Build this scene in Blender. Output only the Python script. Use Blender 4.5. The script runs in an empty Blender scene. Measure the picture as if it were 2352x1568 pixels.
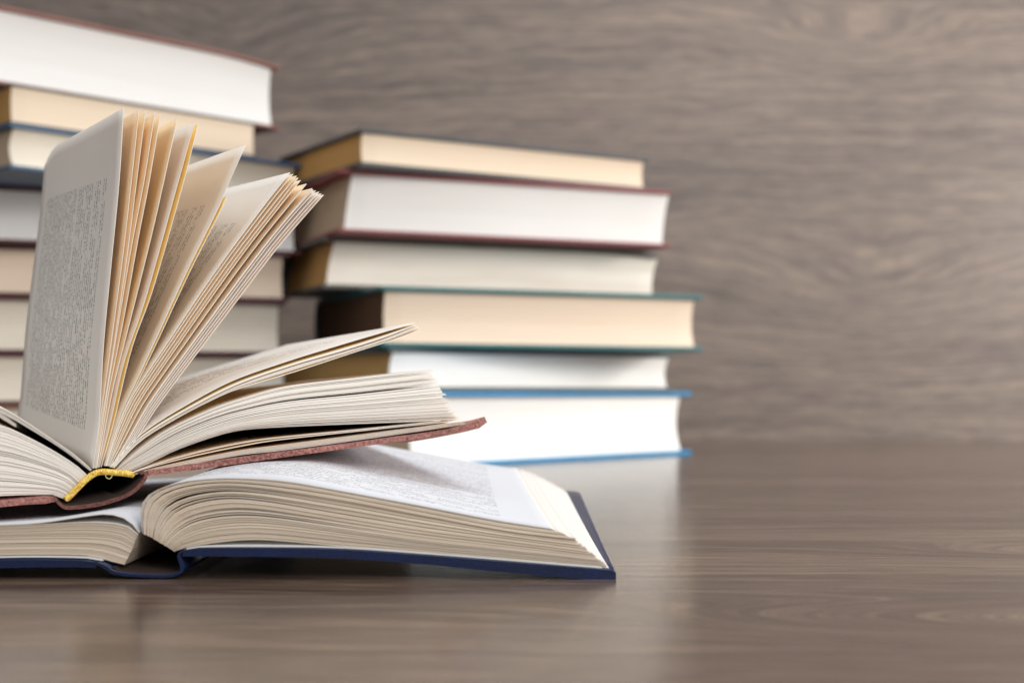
import bpy, bmesh, math, random
from mathutils import Vector
random.seed(7)
scene = bpy.context.scene
COL = scene.collection

# ---------------------------------------------------------------- camera
EYE = 0.052                       # lens height above the table top, metres
LENS = 50.0
cam_d = bpy.data.cameras.new('camera')
cam = bpy.data.objects.new('camera', cam_d); COL.objects.link(cam)
cam.location = (0, 0, EYE); cam.rotation_euler = (math.radians(90), 0, 0)
cam_d.lens = LENS; cam_d.sensor_width = 36.0
cam_d.shift_y = 0.0486
cam_d.clip_start = 0.01; cam_d.clip_end = 50
cam_d.dof.use_dof = True; cam_d.dof.focus_distance = 0.435; cam_d.dof.aperture_fstop = 12.5
scene.camera = cam

# ---------------------------------------------------------------- world + lamps
world = bpy.data.worlds.new('World'); scene.world = world; world.use_nodes = True
wb = world.node_tree.nodes['Background']
wb.inputs[0].default_value = (0.98, 0.98, 1.0, 1); wb.inputs[1].default_value = 0.43

def area(name, loc, aim, size, size_y, power, col):
    d = bpy.data.lights.new(name, 'AREA'); d.shape = 'RECTANGLE'
    d.size = size; d.size_y = size_y; d.energy = power; d.color = col
    o = bpy.data.objects.new(name, d); COL.objects.link(o); o.location = loc
    o.rotation_euler = (Vector(aim) - Vector(loc)).to_track_quat('-Z', 'Y').to_euler()
    return o
area('window_light', (1.20, 0.82, 0.34), (-0.1, 1.0, 0.08), 0.34, 0.34, 14.0, (1.0, 0.97, 0.93))
area('added_front_fill', (0.55, -0.75, 0.75), (-0.05, 0.6, 0.05), 0.7, 0.6, 10.5, (1.0, 0.97, 0.94))  # added fill near the camera to brighten the fronts, not a lamp of the scene
area('overhead_softbox', (0.1, 0.75, 1.5), (0, 0.75, 0), 1.3, 0.9, 11.0, (0.90, 0.95, 1.0))

scene.view_settings.view_transform = 'Standard'
scene.view_settings.look = 'None'
scene.view_settings.exposure = 0.15
scene.view_settings.gamma = 1.0
scene.cycles.max_bounces = 14
scene.cycles.diffuse_bounces = 8
scene.cycles.transmission_bounces = 8
scene.cycles.use_denoising = True

# ---------------------------------------------------------------- helpers
F_D = 3556 / 1.08844              # focal length in the units the photo was measured in
CX, HY = 1176.0, 898.6            # optical centre column, eye-level row

def lin(r, g, b):
    f = lambda c: (c / 255 / 12.92) if c / 255 <= 0.04045 else ((c / 255 + 0.055) / 1.055) ** 2.4
    return (f(r), f(g), f(b), 1)

class Nodes:
    def __init__(s, name):
        s.m = bpy.data.materials.new(name); s.m.use_nodes = True
        s.t = s.m.node_tree; s.bsdf = s.t.nodes['Principled BSDF']; s.out = s.t.nodes['Material Output']
    def n(s, typ, **kw):
        x = s.t.nodes.new(typ)
        for k, v in kw.items():
            if k[0] == 'i' and k[1:].isdigit():
                i = int(k[1:])
                if hasattr(v, 'links') or hasattr(v, 'is_linked'): s.t.links.new(v, x.inputs[i])
                else: x.inputs[i].default_value = v
            else: setattr(x, k, v)
        return x
    def math(s, op, a, b=None, c=None):
        x = s.t.nodes.new('ShaderNodeMath'); x.operation = op
        for i, v in enumerate((a, b, c)):
            if v is None: continue
            if hasattr(v, 'is_linked'): s.t.links.new(v, x.inputs[i])
            else: x.inputs[i].default_value = v
        return x.outputs[0]
    def link(s, a, b): s.t.links.new(a, b)
    def ramp(s, fac, stops):
        r = s.t.nodes.new('ShaderNodeValToRGB'); e = r.color_ramp.elements
        while len(e) < len(stops): e.new(0.5)
        for el, (p, c) in zip(e, stops): el.position = p; el.color = c
        s.link(fac, r.inputs[0]); return r.outputs[0]
    def noise(s, vec, scale, detail=3, rough=0.5, dist=0.0):
        x = s.t.nodes.new('ShaderNodeTexNoise')
        x.inputs['Scale'].default_value = scale; x.inputs['Detail'].default_value = detail
        x.inputs['Roughness'].default_value = rough; x.inputs['Distortion'].default_value = dist
        s.link(vec, x.inputs['Vector']); return x.outputs[0]
    def comb(s, x=0.0, y=0.0, z=0.0):
        c = s.t.nodes.new('ShaderNodeCombineXYZ')
        for i, v in enumerate((x, y, z)):
            if hasattr(v, 'is_linked'): s.link(v, c.inputs[i])
            else: c.inputs[i].default_value = v
        return c.outputs[0]
    def mix(s, fac, a, b, mode='MIX'):
        x = s.t.nodes.new('ShaderNodeMix'); x.data_type = 'RGBA'; x.blend_type = mode
        for i, v in ((0, fac), (6, a), (7, b)):
            if hasattr(v, 'is_linked'): s.link(v, x.inputs[i])
            else: x.inputs[i].default_value = v
        return x.outputs[2]
    def bump(s, h, strength, dist):
        b = s.t.nodes.new('ShaderNodeBump'); b.inputs['Strength'].default_value = strength
        b.inputs['Distance'].default_value = dist; s.link(h, b.inputs['Height'])
        s.link(b.outputs[0], s.bsdf.inputs['Normal'])

def wood(name, axis2, knots, dark, mid, light, rough, seed, fine_amt=1.0, freq=15.0, tight=1.0):
    """Grey-brown laminate, grain along X. axis2 = 1 (table, Y) or 2 (panel, Z); knots = (x, q, width, height, amplitude)."""
    N = Nodes(name)
    geo = N.n('ShaderNodeNewGeometry')
    sep = N.n('ShaderNodeSeparateXYZ', i0=geo.outputs['Position'])
    X, Q = sep.outputs[0], sep.outputs[axis2]
    warp = N.noise(N.comb(N.math('MULTIPLY', X, 2.6), N.math('MULTIPLY', Q, 9), seed), 1.0, 2)
    phi = N.math('ADD', Q, N.math('MULTIPLY', N.math('SUBTRACT', warp, 0.5), 0.020))
    w2 = N.noise(N.comb(N.math('MULTIPLY', X, 11), N.math('MULTIPLY', Q, 30), seed + 3), 1.0, 2)
    phi = N.math('ADD', phi, N.math('MULTIPLY', N.math('SUBTRACT', w2, 0.5), 0.013))
    for kx, kq, sx, sq, amp in knots:
        dx = N.math('DIVIDE', N.math('SUBTRACT', X, kx), sx)
        dq = N.math('DIVIDE', N.math('SUBTRACT', Q, kq), sq)
        r2 = N.math('ADD', N.math('MULTIPLY', dx, dx), N.math('MULTIPLY', dq, dq))
        g = N.math('EXPONENT', N.math('MULTIPLY', r2, -1.0))
        phi = N.math('ADD', phi, N.math('MULTIPLY', g, amp))
    rings = N.noise(N.comb(N.math('MULTIPLY', X, 3.0), N.math('MULTIPLY', phi, freq * 9 * tight), seed + 9), 1.0, 4, 0.62)
    dash = N.noise(N.comb(N.math('MULTIPLY', X, 20), N.math('MULTIPLY', phi, 170), seed + 31), 1.0, 3, 0.6)
    broad = N.noise(N.comb(N.math('MULTIPLY', X, 1.6), N.math('MULTIPLY', phi, freq), seed + 21), 1.0, 3, 0.5)
    fine = N.noise(N.comb(N.math('MULTIPLY', X, 14), N.math('MULTIPLY', phi, 900), seed + 5), 1.0, 3, 0.6)
    fleck = N.noise(N.comb(N.math('MULTIPLY', X, 60), N.math('MULTIPLY', Q, 1500), seed + 6), 1.0, 2, 0.5)
    dash2 = N.noise(N.comb(N.math('MULTIPLY', X, 42), N.math('MULTIPLY', phi, 330), seed + 47), 1.0, 2, 0.6)
    v = N.math('ADD', N.math('MULTIPLY', rings, 0.34), N.math('MULTIPLY', broad, 0.20))
    v = N.math('ADD', v, N.math('ADD', N.math('MULTIPLY', dash, 0.28), N.math('MULTIPLY', dash2, 0.18)))
    v = N.math('ADD', v, N.math('MULTIPLY', N.math('SUBTRACT', fine, 0.5), 0.22 * fine_amt))
    v = N.math('ADD', v, N.math('MULTIPLY', N.math('SUBTRACT', fleck, 0.5), 0.10 * fine_amt))
    col = N.ramp(v, [(0.385, dark), (0.50, mid), (0.615, light)])
    N.link(col, N.bsdf.inputs['Base Color'])
    rr = N.math('ADD', rough, N.math('MULTIPLY', N.math('SUBTRACT', fine, 0.5), 0.10))
    N.link(rr, N.bsdf.inputs['Roughness'])
    N.bump(N.math('ADD', fine, N.math('MULTIPLY', fleck, 0.6)), 0.14, 0.0003)
    return N.m

def paper(name, col, transl=0.0, tint=None, text=None, rough=0.75, ink=0.66):
    """Paper; text = (u0, u1, v0, v1, pitch) prints rows of small type, UVs being metres from gutter and along the spine."""
    N = Nodes(name)
    uv = N.n('ShaderNodeUVMap').outputs[0]
    geo = N.n('ShaderNodeNewGeometry')
    mott = N.noise(geo.outputs['Position'], 60, 3)
    base = N.mix(N.math('MULTIPLY', mott, 0.22), col, tuple(c * 0.86 for c in col[:3]) + (1,))
    if text:
        u0, u1, v0, v1, pitch = text
        sp = N.n('ShaderNodeSeparateXYZ', i0=uv)
        U, V = sp.outputs[0], sp.outputs[1]
        row = N.math('DIVIDE', N.math('SUBTRACT', V, v0), pitch)
        fr = N.math('FRACT', row); rid = N.math('FLOOR', row)
        band = N.math('MULTIPLY', N.math('GREATER_THAN', fr, 0.22), N.math('LESS_THAN', fr, 0.74))
        # strokes of letters
        let = N.noise(N.comb(N.math('MULTIPLY', U, 1500), N.math('MULTIPLY', V, 1100), N.math('MULTIPLY', rid, 3.7)), 1.0, 1, 0.5)
        let = N.math('GREATER_THAN', let, 0.50)
        wn = N.noise(N.comb(N.math('MULTIPLY', U, 190), N.math('MULTIPLY', rid, 13.3), 2.0), 1.0, 1)
        words = N.math('GREATER_THAN', wn, 0.39)
        # paragraph ends: some rows stop short, a few start indented
        rn = N.n('ShaderNodeTexWhiteNoise', noise_dimensions='1D'); N.link(rid, rn.inputs['W'])
        short = N.math('GREATER_THAN', rn.outputs[0], 0.84)
        rn2 = N.n('ShaderNodeTexWhiteNoise', noise_dimensions='1D'); N.link(N.math('ADD', rid, 51.3), rn2.inputs['W'])
        uend = N.math('SUBTRACT', u1, N.math('MULTIPLY', short, N.math('MULTIPLY', rn2.outputs[0], (u1 - u0) * 0.75)))
        inside = N.math('MULTIPLY', N.math('GREATER_THAN', U, u0), N.math('LESS_THAN', U, uend))
        inside = N.math('MULTIPLY', inside, N.math('MULTIPLY', N.math('GREATER_THAN', V, v0), N.math('LESS_THAN', V, v1)))
        m = N.math('MULTIPLY', N.math('MULTIPLY', band, let), N.math('MULTIPLY', words, inside))
        base = N.mix(N.math('MULTIPLY', m, ink), base, (0.035, 0.04, 0.05, 1))
    N.link(base, N.bsdf.inputs['Base Color'])
    N.bsdf.inputs['Roughness'].default_value = rough
    N.bsdf.inputs['Specular IOR Level'].default_value = 0.2
    fib = N.noise(geo.outputs['Position'], 1800, 2)
    N.bump(fib, 0.12, 0.0002)
    if transl:
        tr = N.n('ShaderNodeBsdfTranslucent')
        tr.inputs[0].default_value = tint or col
        mx = N.n('ShaderNodeMixShader'); mx.inputs[0].default_value = transl
        N.link(N.bsdf.outputs[0], mx.inputs[1]); N.link(tr.outputs[0], mx.inputs[2])
        N.link(mx.outputs[0], N.out.inputs[0])
    return N.m

def page_edges(name, col, col2, stripes=420, amt=0.5):
    """The cut edges of a closed block of pages: fine layers that run level."""
    N = Nodes(name)
    tc = N.n('ShaderNodeTexCoord')
    sp = N.n('ShaderNodeSeparateXYZ', i0=tc.outputs['Object'])
    xy = N.math('ADD', sp.outputs[0], sp.outputs[1])
    a = N.noise(N.comb(N.math('MULTIPLY', xy, 2.5), 0.0, N.math('MULTIPLY', sp.outputs[2], stripes)), 1.0, 4, 0.7)
    b = N.noise(N.comb(N.math('MULTIPLY', xy, 9), 4.0, N.math('MULTIPLY', sp.outputs[2], 60)), 1.0, 3, 0.6)
    f = N.math('ADD', N.math('MULTIPLY', a, 0.6), N.math('MULTIPLY', b, 0.4))
    f = N.math('MULTIPLY', N.math('SUBTRACT', f, 0.38), 3.2 * amt)
    f = N.n('ShaderNodeClamp', i0=f).outputs[0]
    N.link(N.mix(f, col, col2), N.bsdf.inputs['Base Color'])
    N.bsdf.inputs['Roughness'].default_value = 0.8
    N.bsdf.inputs['Specular IOR Level'].default_value = 0.2
    N.bump(a, 0.35, 0.0006)
    return N.m

def cloth(name, col, col2, rough=0.6, scale=1400, bump=0.5, coat=0.0):
    N = Nodes(name)
    tc = N.n('ShaderNodeTexCoord')
    a = N.noise(tc.outputs['Object'], scale, 3, 0.6)
    b = N.noise(tc.outputs['Object'], 45, 3, 0.6)
    f = N.math('ADD', N.math('MULTIPLY', a, 0.7), N.math('MULTIPLY', b, 0.3))
    f = N.n('ShaderNodeMapRange', i0=f, i1=0.38, i2=0.62).outputs[0]
    N.link(N.mix(f, col, col2), N.bsdf.inputs['Base Color'])
    N.bsdf.inputs['Roughness'].default_value = rough
    N.bsdf.inputs['Coat Weight'].default_value = coat
    N.bump(a, bump, 0.0004)
    return N.m

# ---------------------------------------------------------------- setting
M_panel = wood('wood_panel', 2,
    [(0.385, 0.158, 0.14, 0.050, 0.050), (0.375, 0.430, 0.10, 0.026, 0.036), (-0.30, 0.42, 0.10, 0.05, 0.04)],
    lin(86, 77, 72), lin(114, 102, 94), lin(144, 127, 113), 0.45, 3.0, 0.8, 13.0, 1.6)
M_table = wood('wood_table', 1,
    [(0.15, 0.325, 0.085, 0.022, 0.12), (0.26, 0.46, 0.11, 0.025, 0.10), (0.55, 0.9, 0.12, 0.06, 0.06)],
    lin(66, 52, 44), lin(92, 75, 65), lin(132, 111, 94), 0.18, 17.0, 1.4, 13.0)

def new_obj(name, me, mats, parent=None, smooth=False):
    o = bpy.data.objects.new(name, me); COL.objects.link(o)
    for m in (mats if isinstance(mats, (list, tuple)) else [mats]): me.materials.append(m)
    if parent: o.parent = parent
    if smooth:
        for p in me.polygons: p.use_smooth = True
    return o

def mesh_from(name, verts, faces, mi=None, uvs=None):
    me = bpy.data.meshes.new(name); me.from_pydata([tuple(v) for v in verts], [], faces)
    if mi: me.polygons.foreach_set('material_index', mi)
    if uvs:
        l = me.uv_layers.new(name='UVMap')
        for p in me.polygons:
            for k, li in enumerate(p.loop_indices):
                l.data[li].uv = uvs[me.loops[li].vertex_index]
    bm = bmesh.new(); bm.from_mesh(me); bmesh.ops.recalc_face_normals(bm, faces=bm.faces); bm.to_mesh(me); bm.free()
    me.update(); return me

def slab(name, x0, x1, y0, y1, z0, z1, mat):
    v = [(x0,y0,z0),(x1,y0,z0),(x1,y1,z0),(x0,y1,z0),(x0,y0,z1),(x1,y0,z1),(x1,y1,z1),(x0,y1,z1)]
    f = [(0,3,2,1),(4,5,6,7),(0,1,5,4),(1,2,6,5),(2,3,7,6),(3,0,4,7)]
    o = new_obj(name, mesh_from(name, v, f), mat); o['kind'] = 'structure'; return o
BACK_Y = 1.515
slab('table', -1.6, 1.6, -0.6, BACK_Y, -0.03, 0.0, M_table)
slab('wall', -1.6, 1.6, BACK_Y + 0.001, BACK_Y + 0.02, -0.03, 1.1, M_panel)

# ---------------------------------------------------------------- closed books
def thing(name, label, cat, loc, rz=0.0, group=None):
    o = bpy.data.objects.new(name, None); COL.objects.link(o)
    o.location = loc; o.rotation_euler = (0, 0, rz); o.empty_display_size = 0.02
    o['label'] = label; o['category'] = cat
    if group: o['group'] = group
    return o

def board_mesh(u0, u1, w0, w1, z0, z1, warp=None, nu=16, nw=6):
    """A cover board; warp(u, w) -> dz."""
    bm = bmesh.new(); g = {}
    for s, z in ((0, z0), (1, z1)):
        for i in range(nu + 1):
            for j in range(nw + 1):
                u = u0 + (u1 - u0) * i / nu; w = w0 + (w1 - w0) * j / nw
                g[s, i, j] = bm.verts.new((u, w, z + (warp(u, w) if warp else 0)))
    for i in range(nu):
        for j in range(nw):
            bm.faces.new((g[0,i,j], g[0,i,j+1], g[0,i+1,j+1], g[0,i+1,j]))
            bm.faces.new((g[1,i,j], g[1,i+1,j], g[1,i+1,j+1], g[1,i,j+1]))
    for i in range(nu):
        bm.faces.new((g[0,i,0], g[0,i+1,0], g[1,i+1,0], g[1,i,0])); bm.faces.new((g[0,i,nw], g[1,i,nw], g[1,i+1,nw], g[0,i+1,nw]))
    for j in range(nw):
        bm.faces.new((g[0,0,j], g[1,0,j], g[1,0,j+1], g[0,0,j+1])); bm.faces.new((g[0,nu,j], g[0,nu,j+1], g[1,nu,j+1], g[1,nu,j]))
    bmesh.ops.recalc_face_normals(bm, faces=bm.faces)
    me = bpy.data.meshes.new('cover_board'); bm.to_mesh(me); bm.free(); return me

def closed_book(label, near, deg, L, W, z0, z1, cover, pages, head=None, spine=None, ov=0.0045, bt=0.0032,
                conc=0.004, lean=0.0, leanu=0.0, droop=0.0, group='books stacked flat behind the open books'):
    """near = (x, y) of the page block's nearest corner; deg = yaw of the fore-edge; spine lies on the far side."""
    t = thing('stacked_book', label, 'book', (near[0], near[1], z0), math.radians(deg), group)
    T = z1 - z0 - 0.0004
    # page block
    nz, nu = 12, 20
    v, f, mi = [], [], []
    def ring(k):
        q = k / nz; z = bt + (T - 2 * bt) * q
        c = conc * (1 - (2 * q - 1) ** 2) + lean * q
        du = leanu * q
        pts = []
        r = 0.0025
        for i in range(nu + 1):
            u = L * i / nu
            e = 0
            if i in (0, nu): e = r
            pts.append((u + du + (0.0006 if i == 0 else -0.0006 if i == nu else 0), c + e * 0.3, z))
        pts.append((L + du, W, z)); pts.append((du, W, z))
        return pts
    n = nu + 3
    for k in range(nz + 1): v += ring(k)
    for k in range(nz):
        for i in range(n):
            a = k * n + i; b = k * n + (i + 1) % n
            f.append((a, b, b + n, a + n)); mi.append(1 if i in (n - 1, nu) else 0)
    f.append(tuple(range(n))[::-1]); mi.append(0)
    f.append(tuple(nz * n + i for i in range(n))); mi.append(0)
    new_obj('page_block', mesh_from('page_block', v, f, mi), [pages, head or pages], t)
    wp = (lambda u, w: -droop * max(0, (u - L * 0.75) / (L * 0.3)) ** 2) if droop else None
    for za, zb, wf in ((0, bt, None), (T - bt, T, wp)):
        o = new_obj('cover_board', board_mesh(-ov, L + ov, -ov, W - 0.004, za, zb, wf), cover, t, smooth=False)
        bv = o.modifiers.new('edge', 'BEVEL'); bv.width = 0.0009; bv.segments = 3; bv.limit_method = 'ANGLE'
    # rounded spine
    v, f = [], []; na = 14
    for s in (-ov, L + ov):
        for rr in (0.0, 0.002):
            for k in range(na + 1):
                a = math.pi * k / na
                v.append((s, W - 0.0035 + (0.010 - rr) * math.sin(a), T / 2 - (T / 2 - rr) * math.cos(a)))
    m = na + 1
    for k in range(na):
        f += [(k, k+1, 2*m+k+1, 2*m+k), (m+k, 3*m+k, 3*m+k+1, m+k+1), (k, m+k, m+k+1, k+1), (2*m+k, 2*m+k+1, 3*m+k+1, 3*m+k)]
    f += [(0, 2*m, 3*m, m), (na, m+na, 3*m+na, 2*m+na)]
    new_obj('spine', mesh_from('spine', v, f), spine or cover, t, smooth=False)
    return t

P_white = page_edges('page_edges_white', (0.71, 0.70, 0.68, 1), (0.62, 0.60, 0.57, 1))
P_bright = page_edges('page_edges_bright', (0.83, 0.82, 0.79, 1), (0.68, 0.66, 0.62, 1))
P_cream = page_edges('page_edges_cream', (0.72, 0.60, 0.46, 1), (0.61, 0.48, 0.36, 1))
P_ivory = page_edges('page_edges_ivory', (0.78, 0.72, 0.61, 1), (0.66, 0.58, 0.47, 1))
P_layer = page_edges('page_edges_layered', (0.80, 0.76, 0.69, 1), (0.58, 0.50, 0.41, 1), 260, 0.9)
P_pink = page_edges('page_edges_pinkish', (0.76, 0.63, 0.50, 1), (0.64, 0.50, 0.38, 1))
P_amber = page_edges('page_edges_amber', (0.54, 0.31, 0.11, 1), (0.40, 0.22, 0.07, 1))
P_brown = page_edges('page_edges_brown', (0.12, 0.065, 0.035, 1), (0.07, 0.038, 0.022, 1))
P_tan = page_edges('page_edges_tan', (0.52, 0.40, 0.28, 1), (0.42, 0.31, 0.21, 1))
C_black = cloth('cloth_charcoal', lin(48, 50, 54), lin(66, 68, 70), 0.5)
C_red = cloth('cloth_dull_red', lin(120, 52, 58), lin(150, 78, 80), 0.55)
C_rust = cloth('cloth_rust', lin(112, 70, 60), lin(142, 96, 84), 0.6)
C_maroon = cloth('cloth_maroon', lin(70, 34, 40), lin(92, 50, 54), 0.55)
C_grey = cloth('cloth_grey', lin(72, 72, 68), lin(94, 92, 86), 0.55)
C_teal = cloth('cloth_teal', lin(14, 84, 88), lin(30, 106, 108), 0.45)
C_slate = cloth('cloth_slate', lin(58, 66, 66), lin(78, 84, 82), 0.5)
C_sky = cloth('cloth_bright_blue', lin(0, 112, 160), lin(10, 136, 186), 0.45)
C_blue = cloth('cloth_mid_blue', lin(44, 76, 108), lin(70, 102, 134), 0.45)

ZR = [0.0, 0.052, 0.0830, 0.1262, 0.1640, 0.2081, 0.2350]
closed_book('thickest white-paged book, with bright blue covers, standing on the table under the shorter stack',
    (-0.0660, 0.955), 47.5, 0.306, 0.17, ZR[0], ZR[1], C_sky, P_bright, P_tan, conc=0.0045, ov=0.006)
closed_book('thin bright white book with slate covers between the bright blue book and teal one',
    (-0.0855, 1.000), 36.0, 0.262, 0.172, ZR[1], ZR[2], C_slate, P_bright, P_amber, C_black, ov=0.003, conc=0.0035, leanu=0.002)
closed_book('thick peach-paged book with teal covers and a dark brown end, third from the table',
    (-0.0894, 1.000), 23.2, 0.2513, 0.163, ZR[2], ZR[3], C_teal, P_pink, P_brown, C_black, conc=0.004)
closed_book('grey-covered book with visibly layered off-white pages lying directly on the teal book',
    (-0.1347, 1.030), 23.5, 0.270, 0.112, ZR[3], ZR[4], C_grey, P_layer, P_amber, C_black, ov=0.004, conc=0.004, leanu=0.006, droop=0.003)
closed_book('white-paged book with dull red covers, second from the top, under the charcoal book',
    (-0.1190, 1.005), 23.8, 0.259, 0.18, ZR[4], ZR[5], C_red, P_white, P_tan, leanu=0.006, ov=0.0055, conc=0.002, bt=0.0024)
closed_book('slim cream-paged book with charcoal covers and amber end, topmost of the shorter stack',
    (-0.1044, 0.990), 31.0, 0.243, 0.145, ZR[5], ZR[6], C_black, P_cream, P_amber, ov=0.003, conc=0.002)

ZL = [0.0, 0.0430, 0.0792, 0.1196, 0.1558, 0.1953, 0.2248, 0.2514, 0.3032]
def at(px, Y): return ((px - 1280) / 3556 * Y, Y)
closed_book('rust-covered book at the bottom of the taller stack, mostly hidden',
    at(-110, 0.987), 22, 0.228, 0.16, ZL[0], ZL[1], C_rust, P_ivory, bt=0.0025)
closed_book('ivory-paged book with maroon covers, second from the table in the taller stack',
    at(-95, 0.997), 19, 0.227, 0.16, ZL[1], ZL[2], C_maroon, P_ivory, bt=0.0025, ov=0.003)
closed_book('pale ivory page block with maroon covers, under the peach-paged book in the taller stack',
    at(-80, 1.002), 18, 0.219, 0.16, ZL[2], ZL[3], C_maroon, P_ivory, bt=0.0025, conc=0.006)
closed_book('peach-paged book with maroon covers directly under the stark white one',
    at(-80, 1.002), 18, 0.222, 0.16, ZL[3], ZL[4], C_maroon, P_pink, bt=0.0025)
closed_book('stark white book with maroon covers, just under the book with blue covers',
    at(-90, 0.985), 24, 0.235, 0.17, ZL[4], ZL[5], C_maroon, P_white, bt=0.0025)
closed_book('cream-paged book with mid-blue covers, third from the top of the taller stack',
    at(33, 0.920), 46, 0.228, 0.155, ZL[5], ZL[6], C_blue, P_ivory, P_tan, bt=0.0025, conc=0.006)
closed_book('slim tan-paged book with grey covers between the blue-covered book and topmost white one',
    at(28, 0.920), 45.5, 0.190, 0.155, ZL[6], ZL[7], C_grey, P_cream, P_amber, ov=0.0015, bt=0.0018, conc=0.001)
closed_book('largest white-paged book with thin rust covers on the very top of the taller stack',
    at(-150, 0.90), 46, 0.258, 0.19, ZL[7], ZL[8], C_rust, P_white, P_tan, bt=0.0025, conc=0.003, droop=0.004)

# ---------------------------------------------------------------- open books
class Frame:
    """Section plane of an open book. (ox, oy): foot of the spine; yaw: turn of the book; tilt: rise along the spine."""
    def __init__(s, ox, oy, yaw, tilt, lift=None):
        a = math.radians(yaw); s.r = (math.cos(a), math.sin(a)); s.ox, s.oy = ox, oy
        s.ax = (-math.sin(a), math.cos(a)); s.tilt = math.sin(math.radians(tilt)); s.lift = lift
    def sec(s, dx, dy):
        m = (dx - CX) / F_D
        q = (m * s.oy - s.ox) / (s.r[0] - m * s.r[1])
        return (q, EYE - (dy - HY) / F_D * (s.oy + q * s.r[1]))
    def local(s, q, z, a, v=0.0):
        dz = s.lift(q, z, v) if s.lift else 0.0
        return (q, a, z + a * s.tilt + dz)
    def curve(s, pts): return [s.sec(*p) for p in pts]

def smooth_curve(pts, n):
    """Catmull-Rom through pts, n+1 points evenly spaced by length."""
    P = [pts[0]] + list(pts) + [pts[-1]]; out = []
    for i in range(1, len(P) - 2):
        for k in range(12):
            t = k / 12
            out.append(tuple(0.5 * ((2*P[i][c]) + (-P[i-1][c]+P[i+1][c])*t + (2*P[i-1][c]-5*P[i][c]+4*P[i+1][c]-P[i+2][c])*t*t
                       + (-P[i-1][c]+3*P[i][c]-3*P[i+1][c]+P[i+2][c])*t**3) for c in (0, 1)))
    out.append(pts[-1])
    d = [0]
    for a, b in zip(out, out[1:]): d.append(d[-1] + math.dist(a, b))
    res = []; j = 0
    for i in range(n + 1):
        x = d[-1] * i / n
        while j < len(d) - 2 and d[j+1] < x: j += 1
        t = 0 if d[j+1] == d[j] else (x - d[j]) / (d[j+1] - d[j])
        res.append(tuple(out[j][c] + (out[j+1][c] - out[j][c]) * t for c in (0, 1)))
    return res

def lerp_curve(a, b, t): return [(p[0] + (q[0]-p[0])*t, p[1] + (q[1]-p[1])*t) for p, q in zip(a, b)]

def offset_curve(c, d):
    out = []
    for i, p in enumerate(c):
        a = c[max(0, i-1)]; b = c[min(len(c)-1, i+1)]
        tx, tz = b[0]-a[0], b[1]-a[1]; l = math.hypot(tx, tz) or 1
        out.append((p[0] - tz/l*d, p[1] + tx/l*d))
    return out

class Sheets:
    """Collects sheets (closed thin solids between two section curves, run along the spine) into one mesh."""
    def __init__(s, fr, nv=8): s.fr, s.nv = fr, nv; s.v, s.f, s.mi, s.uv = [], [], [], []
    def add(s, lo, hi, a0, a1, bend=None):
        n = len(lo); ring = list(lo) + list(hi)[::-1]; m = len(ring); base = len(s.v)
        arc = [0]
        for p, q in zip(lo, lo[1:]): arc.append(arc[-1] + math.dist(p, q))
        arc = arc + arc[::-1]
        for j in range(s.nv + 1):
            t = j / s.nv; a = a0 + (a1 - a0) * t
            for i, (q, z) in enumerate(ring):
                u = arc[i] / max(arc[:n])
                if bend:
                    dq, dz = bend(u, t); q2, z2 = q + dq, z + dz
                else: q2, z2 = q, z
                s.v.append(s.fr.local(q2, z2, a, t)); s.uv.append((arc[i], a))
        for j in range(s.nv):
            for i in range(m):
                k = (i + 1) % m; A = base + j*m
                s.f.append((A+i, A+k, A+m+k, A+m+i))
                s.mi.append(2 if i == n-1 else 1 if i == m-1 else 0)
        for i in range(n - 1):     # both ends as quads
            for j in (0, s.nv):
                A = base + j*m
                s.f.append((A+i, A+i+1, A+m-2-i, A+m-1-i)); s.mi.append(1)
    def build(s, name, mats, parent, smooth=True):
        if len(mats) == 2: mats = [mats[0], mats[1], mats[1]]
        me = mesh_from(name, s.v, s.f, s.mi, s.uv)
        o = new_obj(name, me, mats, parent)
        if smooth:
            for p in me.polygons: p.use_smooth = p.material_index == 0
        return o

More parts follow.
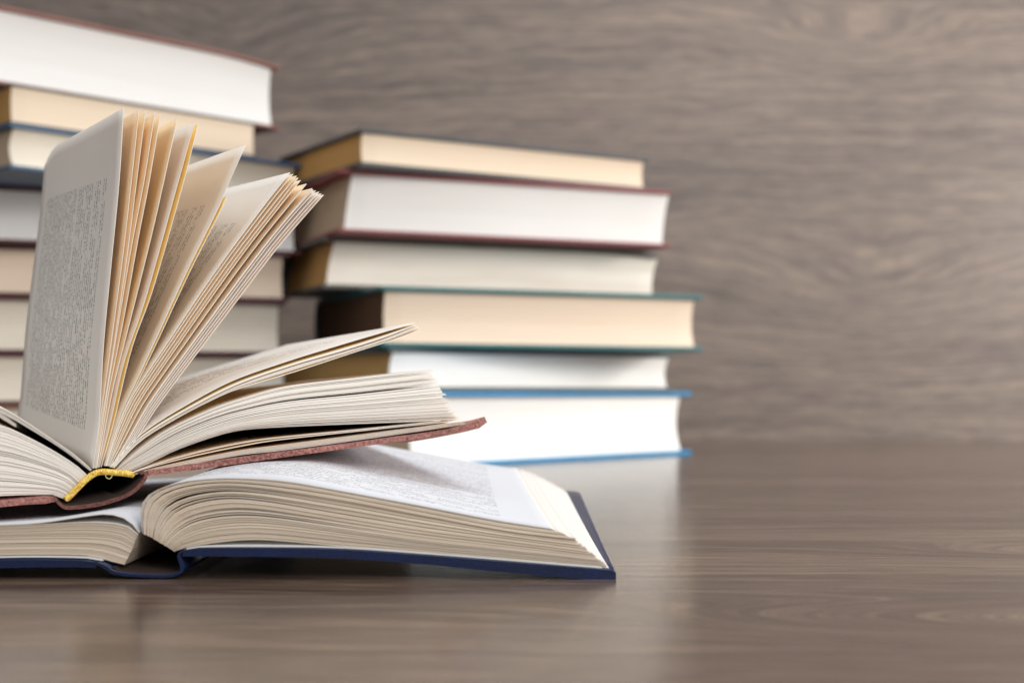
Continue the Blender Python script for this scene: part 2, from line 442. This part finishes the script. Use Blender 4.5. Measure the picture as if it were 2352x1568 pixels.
def stack(sh, keys, n, L, N=28, fill=(0.90, 0.97), gapp=0.12, gapfill=0.62, jit=0.0003, bend=None, tipj=0.0, root=0.0, rootn=0.5):
    """n sheets between successive key curves [(t, curve)], uneven gaps between them."""
    ks = [(t, smooth_curve(c, N)) for t, c in keys]
    def cur(t):
        for (t0, c0), (t1, c1) in zip(ks, ks[1:]):
            if t <= t1 + 1e-9: return lerp_curve(c0, c1, (t - t0) / (t1 - t0))
        return ks[-1][1]
    w = [random.uniform(0.55, 1.45) for _ in range(n)]
    big = {}
    if root:
        cand = [i for i in range(n) if i / n > rootn]
        for i in random.sample(cand, max(3, int(len(cand) * 0.30))):
            w[i] *= 2.6; big[i] = root * random.uniform(0.6, 0.9)
    tot = sum(w); t = 0
    for i in range(n):
        dt = w[i] / tot
        fl = random.uniform(*fill)
        if random.random() < gapp: fl = gapfill
        lo, hi = cur(t), cur(min(1, t + dt * fl))
        g = big.get(i, 0)
        if g > 0.02:
            cu, wd = random.uniform(0.12, 0.30), random.uniform(0.12, 0.26)
            hi = [(a[0] + (b[0]-a[0]) * k, a[1] + (b[1]-a[1]) * k) for i, (a, b) in enumerate(zip(lo, hi))
                  for k in (max(0.15, 1 - g * math.exp(-((i/N - cu)/wd)**2)),)]
        bd_ = (lambda u, v, t=t: bend(u, v, t)) if bend and bend.__code__.co_argcount == 3 else bend
        if tipj:
            e = random.uniform(-tipj, tipj)
            ex = (lo[-1][0]-lo[-2][0], lo[-1][1]-lo[-2][1]); l = math.hypot(*ex) or 1
            lo = lo[:-1] + [(lo[-1][0] + ex[0]/l*e, lo[-1][1] + ex[1]/l*e)]
            hi = hi[:-1] + [(hi[-1][0] + ex[0]/l*e, hi[-1][1] + ex[1]/l*e)]
        j = random.uniform(-jit, jit)
        sh.add(lo, hi, j, L + j, bd_)
        t += dt

def bar_mesh(fr, top, bot, a0, a1, nv=12, N=30):
    """A board or cloth strip: a section band run along the spine."""
    sh = Sheets(fr, nv); sh.add(smooth_curve(bot, N), smooth_curve(top, N), a0, a1); return sh

# --- materials of the open books
E_old = page_edges('leaf_edges_beige', (0.78, 0.66, 0.52, 1), (0.54, 0.43, 0.32, 1), 500, 0.7)
E_tip = paper('leaf_edges_lit_white', (0.68, 0.66, 0.63, 1))  # fore-edge tips: light from the right put into a whiter colour
E_pale = paper('leaf_edges_pale', (0.91, 0.86, 0.78, 1))
T_blue = paper('printed_paper_cool', (0.71, 0.72, 0.755, 1), 0.10, None, (0.016, 0.112, 0.012, 0.184, 0.0034), ink=0.50)
T_blank = paper('plain_paper', (0.78, 0.74, 0.68, 1), 0.12)
T_leaf = paper('printed_paper_warm', (0.88, 0.85, 0.80, 1), 0.16, (1.0, 0.82, 0.58, 1), (0.010, 0.088, 0.018, 0.126, 0.0031))
T_plainleaf = paper('plain_leaf_warm', (0.91, 0.85, 0.72, 1), 0.50, (1.0, 0.80, 0.47, 1))
T_blockleaf = paper('block_leaf', (0.84, 0.79, 0.72, 1), 0.28, (1.0, 0.70, 0.40, 1))
T_yellow = paper('plain_leaf_yellowed', (0.88, 0.70, 0.30, 1), 0.45, (1.0, 0.74, 0.24, 1))
C_navy = cloth('cover_navy', lin(0, 16, 48), lin(2, 30, 78), 0.36, 1600, 0.25)
C_rose = cloth('cover_rose_cloth', lin(104, 62, 56), lin(184, 128, 118), 0.8, 1000, 1.0)
C_rose_shade = cloth('cover_rose_cloth_shade', lin(70, 38, 32), lin(128, 78, 66), 0.7, 1000, 1.0)  # same rose cloth on the spine, its shade put into a browner colour
C_endpaper = paper('endpaper', (0.76, 0.76, 0.76, 1))
C_shade_lining = cloth('spine_shade_lining_dark', lin(40, 30, 26), lin(56, 42, 36), 0.9)  # shade of the spine hollows, put into a near-black colour
Y_cord = cloth('cord_yellow', lin(205, 150, 14), lin(255, 226, 110), 0.45, 900, 0.8)
Y_cord2 = cloth('cord_pale', lin(238, 214, 130), lin(250, 236, 176), 0.4, 2600, 0.8)

# ===== lower book: navy covers, lying on the table
BY = 0.397; LB = 0.198
XSP = -0.1038
def lift_blue(q, z, v):
    x = max(0.0, min(1.0, (q - 0.0) / 0.12))
    b = 0.0025 * min(1.0, v / 0.25) * math.exp(-((q - 0.035) / 0.03) ** 2) * (1 - 0.6 * max(0.0, v - 0.5) * 2) if z > 0.018 else 0.0
    return (v ** 1.3) * (0.0008 + 0.0065 * x) + b
FB = Frame(XSP, BY, 0.0, 0.0, lift_blue)
bb = thing('open_book', 'open book with navy blue covers lying on the table under the other open book', 'book', (XSP, BY, 0))
c = FB.curve
def bend_shift(u, v, lev=1.0): return (-(0.0065 + 0.009 * lev ** 1.5) * v * max(0, u - 0.35), 0.0)
# right half
rb_low  = c([(400,1266),(428,1257),(480,1248),(560,1240),(631,1241),(782,1254),(975,1268),(1200,1288),(1395,1304)])
rb_30   = c([(385,1256),(410,1232),(460,1208),(545,1196),(640,1200),(800,1222),(975,1247),(1180,1268),(1382,1290)])
rb_60   = c([(362,1243),(375,1206),(415,1168),(500,1146),(600,1150),(790,1182),(975,1212),(1170,1238),(1348,1262)])
rb_85   = c([(340,1230),(345,1180),(375,1140),(450,1116),(560,1112),(760,1140),(960,1178),(1160,1216),(1318,1235)])
rb_top  = c([(326,1224),(322,1175),(338,1138),(400,1110),(480,1099),(560,1098),(660,1105),(803,1130),(975,1162),(1130,1192),(1264,1213)])
sh = Sheets(FB, 8)
stack(sh, [(0, rb_low), (0.30, rb_30), (0.62, rb_60), (0.88, rb_85), (1, lerp_curve(smooth_curve(rb_85, 40), smooth_curve(rb_top, 40), 0.72))], 64, LB, 40, gapp=0.14, gapfill=0.72, bend=bend_shift, jit=0.0004, tipj=0.0007, root=0.95, rootn=0.45)
sh.build('page_block', [T_blank, E_old, E_tip], bb)
tl = smooth_curve(rb_top, 44)
lo85 = lerp_curve(smooth_curve(rb_85, 44), tl, 0.78)
for k in range(4):
    sh = Sheets(FB, 14); a = lerp_curve(lo85, tl, (k + 0.1) / 4); b = lerp_curve(lo85, tl, (k + 0.85) / 4)
    sh.add(a, b, 0.0003 * (k % 2), LB, bend_shift)
    sh.build('page', [T_blue, E_old, E_tip], bb)
# left half
lb_low = c([(285,1297),(262,1292),(235,1284),(200,1276),(100,1274),(0,1275),(-300,1282),(-620,1290)])
lb_mid = c([(303,1262),(280,1250),(250,1242),(190,1238),(100,1238),(0,1240),(-300,1250),(-590,1262)])
lb_top = c([(316,1226),(300,1212),(270,1203),(210,1199),(130,1202),(0,1208),(-300,1222),(-560,1238)])
sh = Sheets(FB, 6)
stack(sh, [(0, lb_low), (0.5, lb_mid), (1, lb_top)], 46, LB, 30, gapp=0.12, gapfill=0.7)
sh.build('page_block', [T_blank, E_old, E_tip], bb)
lt = smooth_curve(c([(320,1222),(308,1206),(285,1189),(250,1180),(215,1182),(160,1190),(90,1200),(0,1205),(-300,1218),(-555,1234)]), 36)
sh = Sheets(FB, 10); sh.add(offset_curve(lt, 0.00022), lt, 0, LB); sh.build('page', [T_blue, E_old, E_tip], bb)
lt2 = smooth_curve(c([(321,1220),(318,1190),(310,1165),(285,1158),(240,1164),(160,1180),(90,1192),(0,1199),(-300,1214),(-553,1230)]), 36)
# covers
rt = c([(428,1262),(459,1257),(600,1256),(782,1259),(975,1272),(1200,1290),(1405,1306),(1413,1311)])
rbm = c([(424,1274),(459,1274),(600,1275),(782,1279),(975,1292),(1104,1305),(1250,1318),(1395,1331),(1413,1328)])
sh = bar_mesh(FB, rt, rbm, -0.0035, LB + 0.0035); sh.build('cover_board', [C_navy, C_navy], bb)
ep = smooth_curve(c([(428,1261),(459,1256),(600,1255),(782,1258),(975,1271),(1200,1289),(1382,1304)]), 30)
sh = Sheets(FB, 8); sh.add(ep, offset_curve(ep, 0.00035), -0.001, LB + 0.001, lambda u, v: (-0.004 * u * v, 0.0)); sh.build('endpaper', [C_endpaper, C_endpaper], bb)
lt_ = c([(232,1288),(200,1284),(100,1282),(0,1283),(-300,1290),(-650,1298)])
lb_ = c([(228,1300),(200,1299),(100,1299),(0,1301),(-300,1308),(-650,1316)])
sh = bar_mesh(FB, lt_, lb_, -0.0035, LB + 0.0035); sh.build('cover_board', [C_navy, C_navy], bb)
ep = smooth_curve(c([(238,1287),(200,1281),(100,1279),(0,1280),(-300,1287),(-630,1294)]), 24)
sh = Sheets(FB, 8); sh.add(ep, offset_curve(ep, -0.00035), -0.001, LB + 0.001); sh.build('endpaper', [C_endpaper, C_endpaper], bb)
sp = smooth_curve(c([(226,1293),(246,1300),(266,1313),(300,1319),(350,1322),(396,1322),(420,1314),(428,1304),(424,1286),(420,1270),(432,1264)]), 44)
sh = Sheets(FB, 10); sh.add(sp, offset_curve(sp, 0.0008), -0.0036, LB + 0.0036); sh.build('spine', [C_navy, C_navy], bb)

ln = smooth_curve(c([(262,1300),(276,1309),(302,1313),(350,1316),(394,1316),(414,1309),(418,1300)]), 24)
sh = Sheets(FB, 8); sh.add(ln, offset_curve(ln, 0.0002), -0.002, LB + 0.002); sh.build('spine_shade_lining', [C_shade_lining, C_shade_lining], bb)  # dark strip painting the shade inside the navy spine hollow

# ===== upper book: rose cloth covers, pages fanned
LU = 0.140
TU = math.sin(math.radians(3.4))
def lift_rose(q, z, v):
    if q < 0.006: return 0.0
    a = math.degrees(math.atan2(z - 0.027, q - 0.004))
    k = max(0.0, min(1.0, (58 - a) / 24))
    e = max(0.0, min(1.0, (q - 0.094) / 0.014)) if a < 12 else 0.0
    return -k * v * LU * TU * 1.4 - 0.0022 * e * min(1.0, v / 0.14)
FU = Frame(-0.1235, 0.42, 26.5, 3.4, lift_rose)
ub = thing('open_book', 'open book with rose-brown cloth covers and fanned standing pages, balanced on the navy book', 'book', (-0.1235, 0.42, 0), math.radians(26.5))
c = FU.curve
def fan_leaf(pts, mats, th=0.00020, wave=0.0, curl=0.0, sag=0.0, phase=0.0, foot=0.0, corner=0.55):
    cu = smooth_curve(c(pts), 26)
    def bend(u, t):
        return (wave * math.sin(t * 5.2 + phase) * u ** 1.5 - curl * u * t * t - foot * t * (1 - u), -sag * u ** 3 * max(0, (t - corner) / (1 - corner)) ** 2)
    sh = Sheets(FU, 18); sh.add(offset_curve(cu, -th / 2), offset_curve(cu, th / 2), random.uniform(-0.0002, 0.0002), LU, bend)
    sh.build('page', mats, ub)
WM = [T_leaf, E_pale]; WP = [T_plainleaf, E_pale]; WY = [T_yellow, E_pale]
fan = [
 ([(214,1076),(221,1020),(228,965),(238,790),(253,630),(274,413),(283.6,248.5)], WM, 0.0, 0.0022, 0.006),
 ([(217,1075),(230,965),(239,900),(258,760),(281,580),(299,413),(315,252.6)], WP, 0.0006, 0.002, 0.002),
 ([(219,1075),(233,965),(244,900),(266,760),(292,580),(313,413),(332,256)], WP, 0.0004, 0.002, 0.002),
 ([(221,1075),(236,965),(246,900),(275,730),(305,560),(334,413),(359,261)], WP, 0.0007, 0.002, 0.002),
 ([(222,1074),(240,965),(250,900),(285,730),(320,540),(345,413),(370,264)], WP, 0.0003, 0.002, 0.002),
 ([(225,1074),(245,965),(262,880),(300,730),(345,550),(376,413),(406,272.5)], WP, 0.0008, 0.003, 0.002),
 ([(228,1073),(255,965),(285,830),(335,680),(408,413),(443,283)], WM, 0.0005, 0.003, 0.003),
 ([(232,1072),(262,965),(302,800),(352,660),(422,413),(453,287)], WY, 0.0004, 0.003, 0.003),
 ([(240,1070),(272,965),(307,890),(366,765),(432,624),(503,484),(534,413),(570,335)], WM, 0.0010, 0.004, 0.004),
 ([(242,1070),(275,965),(311,890),(371,765),(437,624),(500,500),(522,452)], WY, 0.0002, 0.003, 0.003),
]
for k, (p, m, wv, cl, sg) in enumerate(fan): fan_leaf(p, m, 0.00017, wv, cl if k in (0, 8) else cl * 0.4, sg, k * 1.3, 0.004 if k == 0 else 0.0, 0.78 if k == 0 else 0.55)
g0 = [(243,1070),(276,965),(306,906),(387,783),(506,607),(643,424),(666,397)]
g1 = [(264,1070),(330,985),(369,923),(475,783),(560,672),(643,565),(746,448)]
gs0, gs1 = smooth_curve(g0, 20), smooth_curve(g1, 20)
tips = [(666,397),(672,400),(679,404),(685,408.5),(691,414.5),(703,422.6),(716.7,433),(722,436),(727,438),(733,441),(739,445),(746,448)]
for k, tp in enumerate(tips):
    t = (tp[0] - 666) / 80
    if 0.2 < t < 0.7: t += 0.03
    cu = lerp_curve(gs0, gs1, min(1, t))
    cu = cu[:-2] + [tp]
    fan_leaf(cu[::2] + [tp] if cu[::2][-1] != tp else cu[::2], WM if k in (0,) else [T_blockleaf, E_pale] if k > 6 else WP, 0.00018, 0.0004 * math.sin(k), 0.002, 0.002, k * 0.7)

# drooping clump of pages
bt_ = c([(252,1072),(290,1028),(338,985),(419,934),(532,874),(659,829),(754,799.5),(860,768),(953,741)])
bm_ = c([(256,1073),(300,1026),(352,988),(440,938),(545,886),(672,842),(790,808),(880,779),(958,748)])
bl_ = c([(262,1075),(322,1014),(403,963),(483,921),(551,892),(680,853.5),(825,806),(904,781),(967,757)])
def bd(u, t): return (0.0, 0.0035 * math.sin(t * 6) * u * (1 - u) * 2)
N_ = 34
ct, cm, cl_ = smooth_curve(bt_, N_), smooth_curve(bm_, N_), smooth_curve(bl_, N_)
sh = Sheets(FU, 14); sh.add(offset_curve(ct, -0.00022), ct, 0, LU, bd); sh.build('page', [T_leaf, E_pale], ub)
sh = Sheets(FU, 14)
stack(sh, [(0, lerp_curve(cl_, cm, 0.42)), (1, lerp_curve(cl_, cm, 0.97))], 6, LU, N_, gapp=0.3, gapfill=0.6, bend=bd)
sh.build('page_bundle', [T_blockleaf, E_pale], ub)
sh = Sheets(FU, 14); sh.add(lerp_curve(cm, ct, 0.15), lerp_curve(cm, ct, 0.45), 0, LU, bd); sh.build('page', WY, ub)
sh = Sheets(FU, 14); sh.add(cl_, offset_curve(cl_, 0.00025), 0, LU, bd); sh.build('page', WY, ub)

# right page block
ct = c([(266,1078),(322,1030),(387,985),(483,940),(551,916),(661,886),(825,866),(986,848)])
c2 = c([(272,1079),(330,1040),(403,997),(483,964),(551,944),(661,922),(825,905),(1008,884)])
c3 = c([(281,1082),(340,1052),(411,1018),(483,990),(551,970),(661,953),(825,941),(1030,928)])
cb = c([(290,1086),(340,1066),(403,1035),(483,1006),(551,988.5),(641,981),(743,976.5),(907,970),(1050,963)])
sh = Sheets(FU, 8)
stack(sh, [(0, cb), (0.33, c3), (0.68, c2), (1, ct)], 44, LU, 32, fill=(0.80, 0.96), gapp=0.22, gapfill=0.45, jit=0.0003, tipj=0.0012, root=0.5)
sh.build('page_block', [T_blockleaf, E_pale], ub)
# loose sheet and last pages on the right board
fan_leaf([(297,1087),(350,1068),(450,1040),(551,1018),(641,1005),(850,984),(1012,966)], WP, 0.00022)
fan_leaf([(299,1087),(350,1071),(450,1046),(551,1025),(641,1010),(850,987),(1035,967)], WP, 0.00022)
dt_ = c([(302,1088),(345,1077),(430,1058),(551,1034),(641,1022),(825,998),(989,976),(1062,967)])
db_ = c([(304,1091),(345,1082),(430,1067),(551,1045),(641,1035),(825,1010),(989,986),(1072,973)])
sh = Sheets(FU, 8); stack(sh, [(0, db_), (1, dt_)], 7, LU, 30, fill=(0.8, 0.95), gapp=0.2, gapfill=0.5, tipj=0.0008); sh.build('page_bundle', [T_plainleaf, E_pale], ub)
# left block with one wide gap
l0 = c([(211,1078),(175,1046),(129,1014),(48,960),(0,933),(-150,868),(-350,820),(-560,800)])
l1 = c([(206,1082),(175,1056),(129,1024),(48,976),(0,952),(-150,900),(-350,860),(-570,850)])
l2 = c([(200,1090),(175,1068),(129,1038),(60,1001),(0,976),(-150,935),(-350,905),(-580,900)])
l3 = c([(178,1113),(150,1090),(110,1074),(50,1056),(0,1046),(-150,1030),(-350,1030),(-600,1040)])
l4 = c([(145,1145),(125,1137),(100,1136),(50,1137),(0,1139),(-150,1148),(-350,1165),(-620,1190)])
sh = Sheets(FU, 8); stack(sh, [(0, lerp_curve(smooth_curve(l1, 26), smooth_curve(l0, 26), 0.15)), (1, l0)], 6, LU, 26, fill=(0.7, 0.95), gapp=0.3, gapfill=0.5); sh.build('page_bundle', [T_leaf, E_pale], ub)
sh = Sheets(FU, 8); stack(sh, [(0, l4), (0.6, l3), (1, l2)], 40, LU, 26, fill=(0.85, 0.97), gapp=0.16, gapfill=0.5); sh.build('page_block', [T_blockleaf, E_pale], ub)
# boards
rt = c([(336,1079),(440,1063),(551,1047),(825,1012),(989,988),(1062,975),(1080,969),(1096,959),(1104,955)])
rb_ = c([(334,1090),(440,1077),(551,1061),(825,1023),(989,1001),(1071,986),(1100,979),(1110,968)])
sh = bar_mesh(FU, rt, rb_, -0.003, LU + 0.003); sh.build('cover_board', [C_rose, C_rose], ub)
lt_ = c([(120,1139),(108,1138),(50,1144),(0,1149),(-300,1178),(-640,1212)])
lb_ = c([(122,1149),(108,1153),(50,1156),(0,1161),(-300,1191),(-640,1226)])
sh = bar_mesh(FU, lt_, lb_, -0.003, LU + 0.003); sh.build('cover_board', [C_rose, C_rose], ub)
sp = smooth_curve(c([(118,1142),(126,1150),(138,1163),(160,1167),(225,1159),(280,1142),(310,1124),(328,1104),(334,1090),(332,1082),(322,1078),(316,1084)]), 40)
sh = Sheets(FU, 10); sh.add(sp, offset_curve(sp, 0.0009), -0.0031, LU + 0.0031); sh.build('spine', [C_rose_shade, C_rose_shade], ub)
ln = smooth_curve(c([(141,1155),(160,1160),(225,1152),(278,1136),(305,1119),(320,1102),(325,1090)]), 24)
sh = Sheets(FU, 8); sh.add(ln, offset_curve(ln, 0.0003), -0.001, LU + 0.001); sh.build('spine_shade_lining', [C_shade_lining, C_shade_lining], ub)  # dark strip painting the shade under the headband
# spine lining behind the roots of the pages
sl = smooth_curve(c([(146,1147),(180,1117),(215,1084),(240,1079),(306,1092)]), 20)
sh = Sheets(FU, 8); sh.add(offset_curve(sl, -0.0004), sl, 0.0012, LU); sh.build('spine_shade_lining', [C_shade_lining, C_shade_lining], ub)

# headband: three twisted strands along the spine end
def tube(path, rad, sides=8):
    v, f = [], []
    for i, p in enumerate(path):
        a = Vector(path[max(0, i-1)]); b = Vector(path[min(len(path)-1, i+1)]); d = (b - a).normalized()
        x = d.cross(Vector((0, 1, 0.01))).normalized(); y = d.cross(x)
        for k in range(sides):
            g = 2*math.pi*k/sides; v.append(Vector(p) + x*math.cos(g)*rad + y*math.sin(g)*rad)
    for i in range(len(path) - 1):
        for k in range(sides):
            f.append((i*sides+k, i*sides+(k+1)%sides, (i+1)*sides+(k+1)%sides, (i+1)*sides+k))
    f.append(tuple(range(sides))); f.append(tuple((len(path)-1)*sides+k for k in range(sides)))
    return v, f
hb = smooth_curve(c([(150,1147),(163,1135),(180,1117),(200,1098),(219,1086),(236,1083),(251,1084),(280,1086),(306,1090)]), 220)
V, Fc, MI = [], [], []
hl = sum(math.dist(a, b) for a, b in zip(hb, hb[1:]))
for strand in range(3):
    path = []
    for i, (q, z) in enumerate(hb):
        a = hb[max(0, i-1)]; b = hb[min(len(hb)-1, i+1)]; tx, tz = b[0]-a[0], b[1]-a[1]; l = math.hypot(tx, tz)
        ph = i/220 * hl / 0.0021 * 2*math.pi + strand * math.pi/1.5
        rr = 0.00054
        path.append((q - tz/l*rr*math.cos(ph), -0.0006 + rr*math.sin(ph), z + tx/l*rr*math.cos(ph)))
    vv, ff = tube(path, 0.00046)
    b0 = len(V); V += vv; Fc += [tuple(b0+i for i in f) for f in ff]; MI += [1 if strand == 2 and (k // 8) % 5 < 2 else 0 for k in range(len(ff))]
new_obj('headband', mesh_from('headband', V, Fc, MI), [Y_cord, Y_cord2], ub, smooth=True)
# loose thread loop under the headband
lp = smooth_curve(c([(240,1088),(243,1096),(250,1099),(255,1094),(256,1087)]), 24)
vv, ff = tube([(q, -0.0009, z) for q, z in lp], 0.00013, 6)
new_obj('thread', mesh_from('thread', vv, ff), Y_cord2, ub, smooth=True)
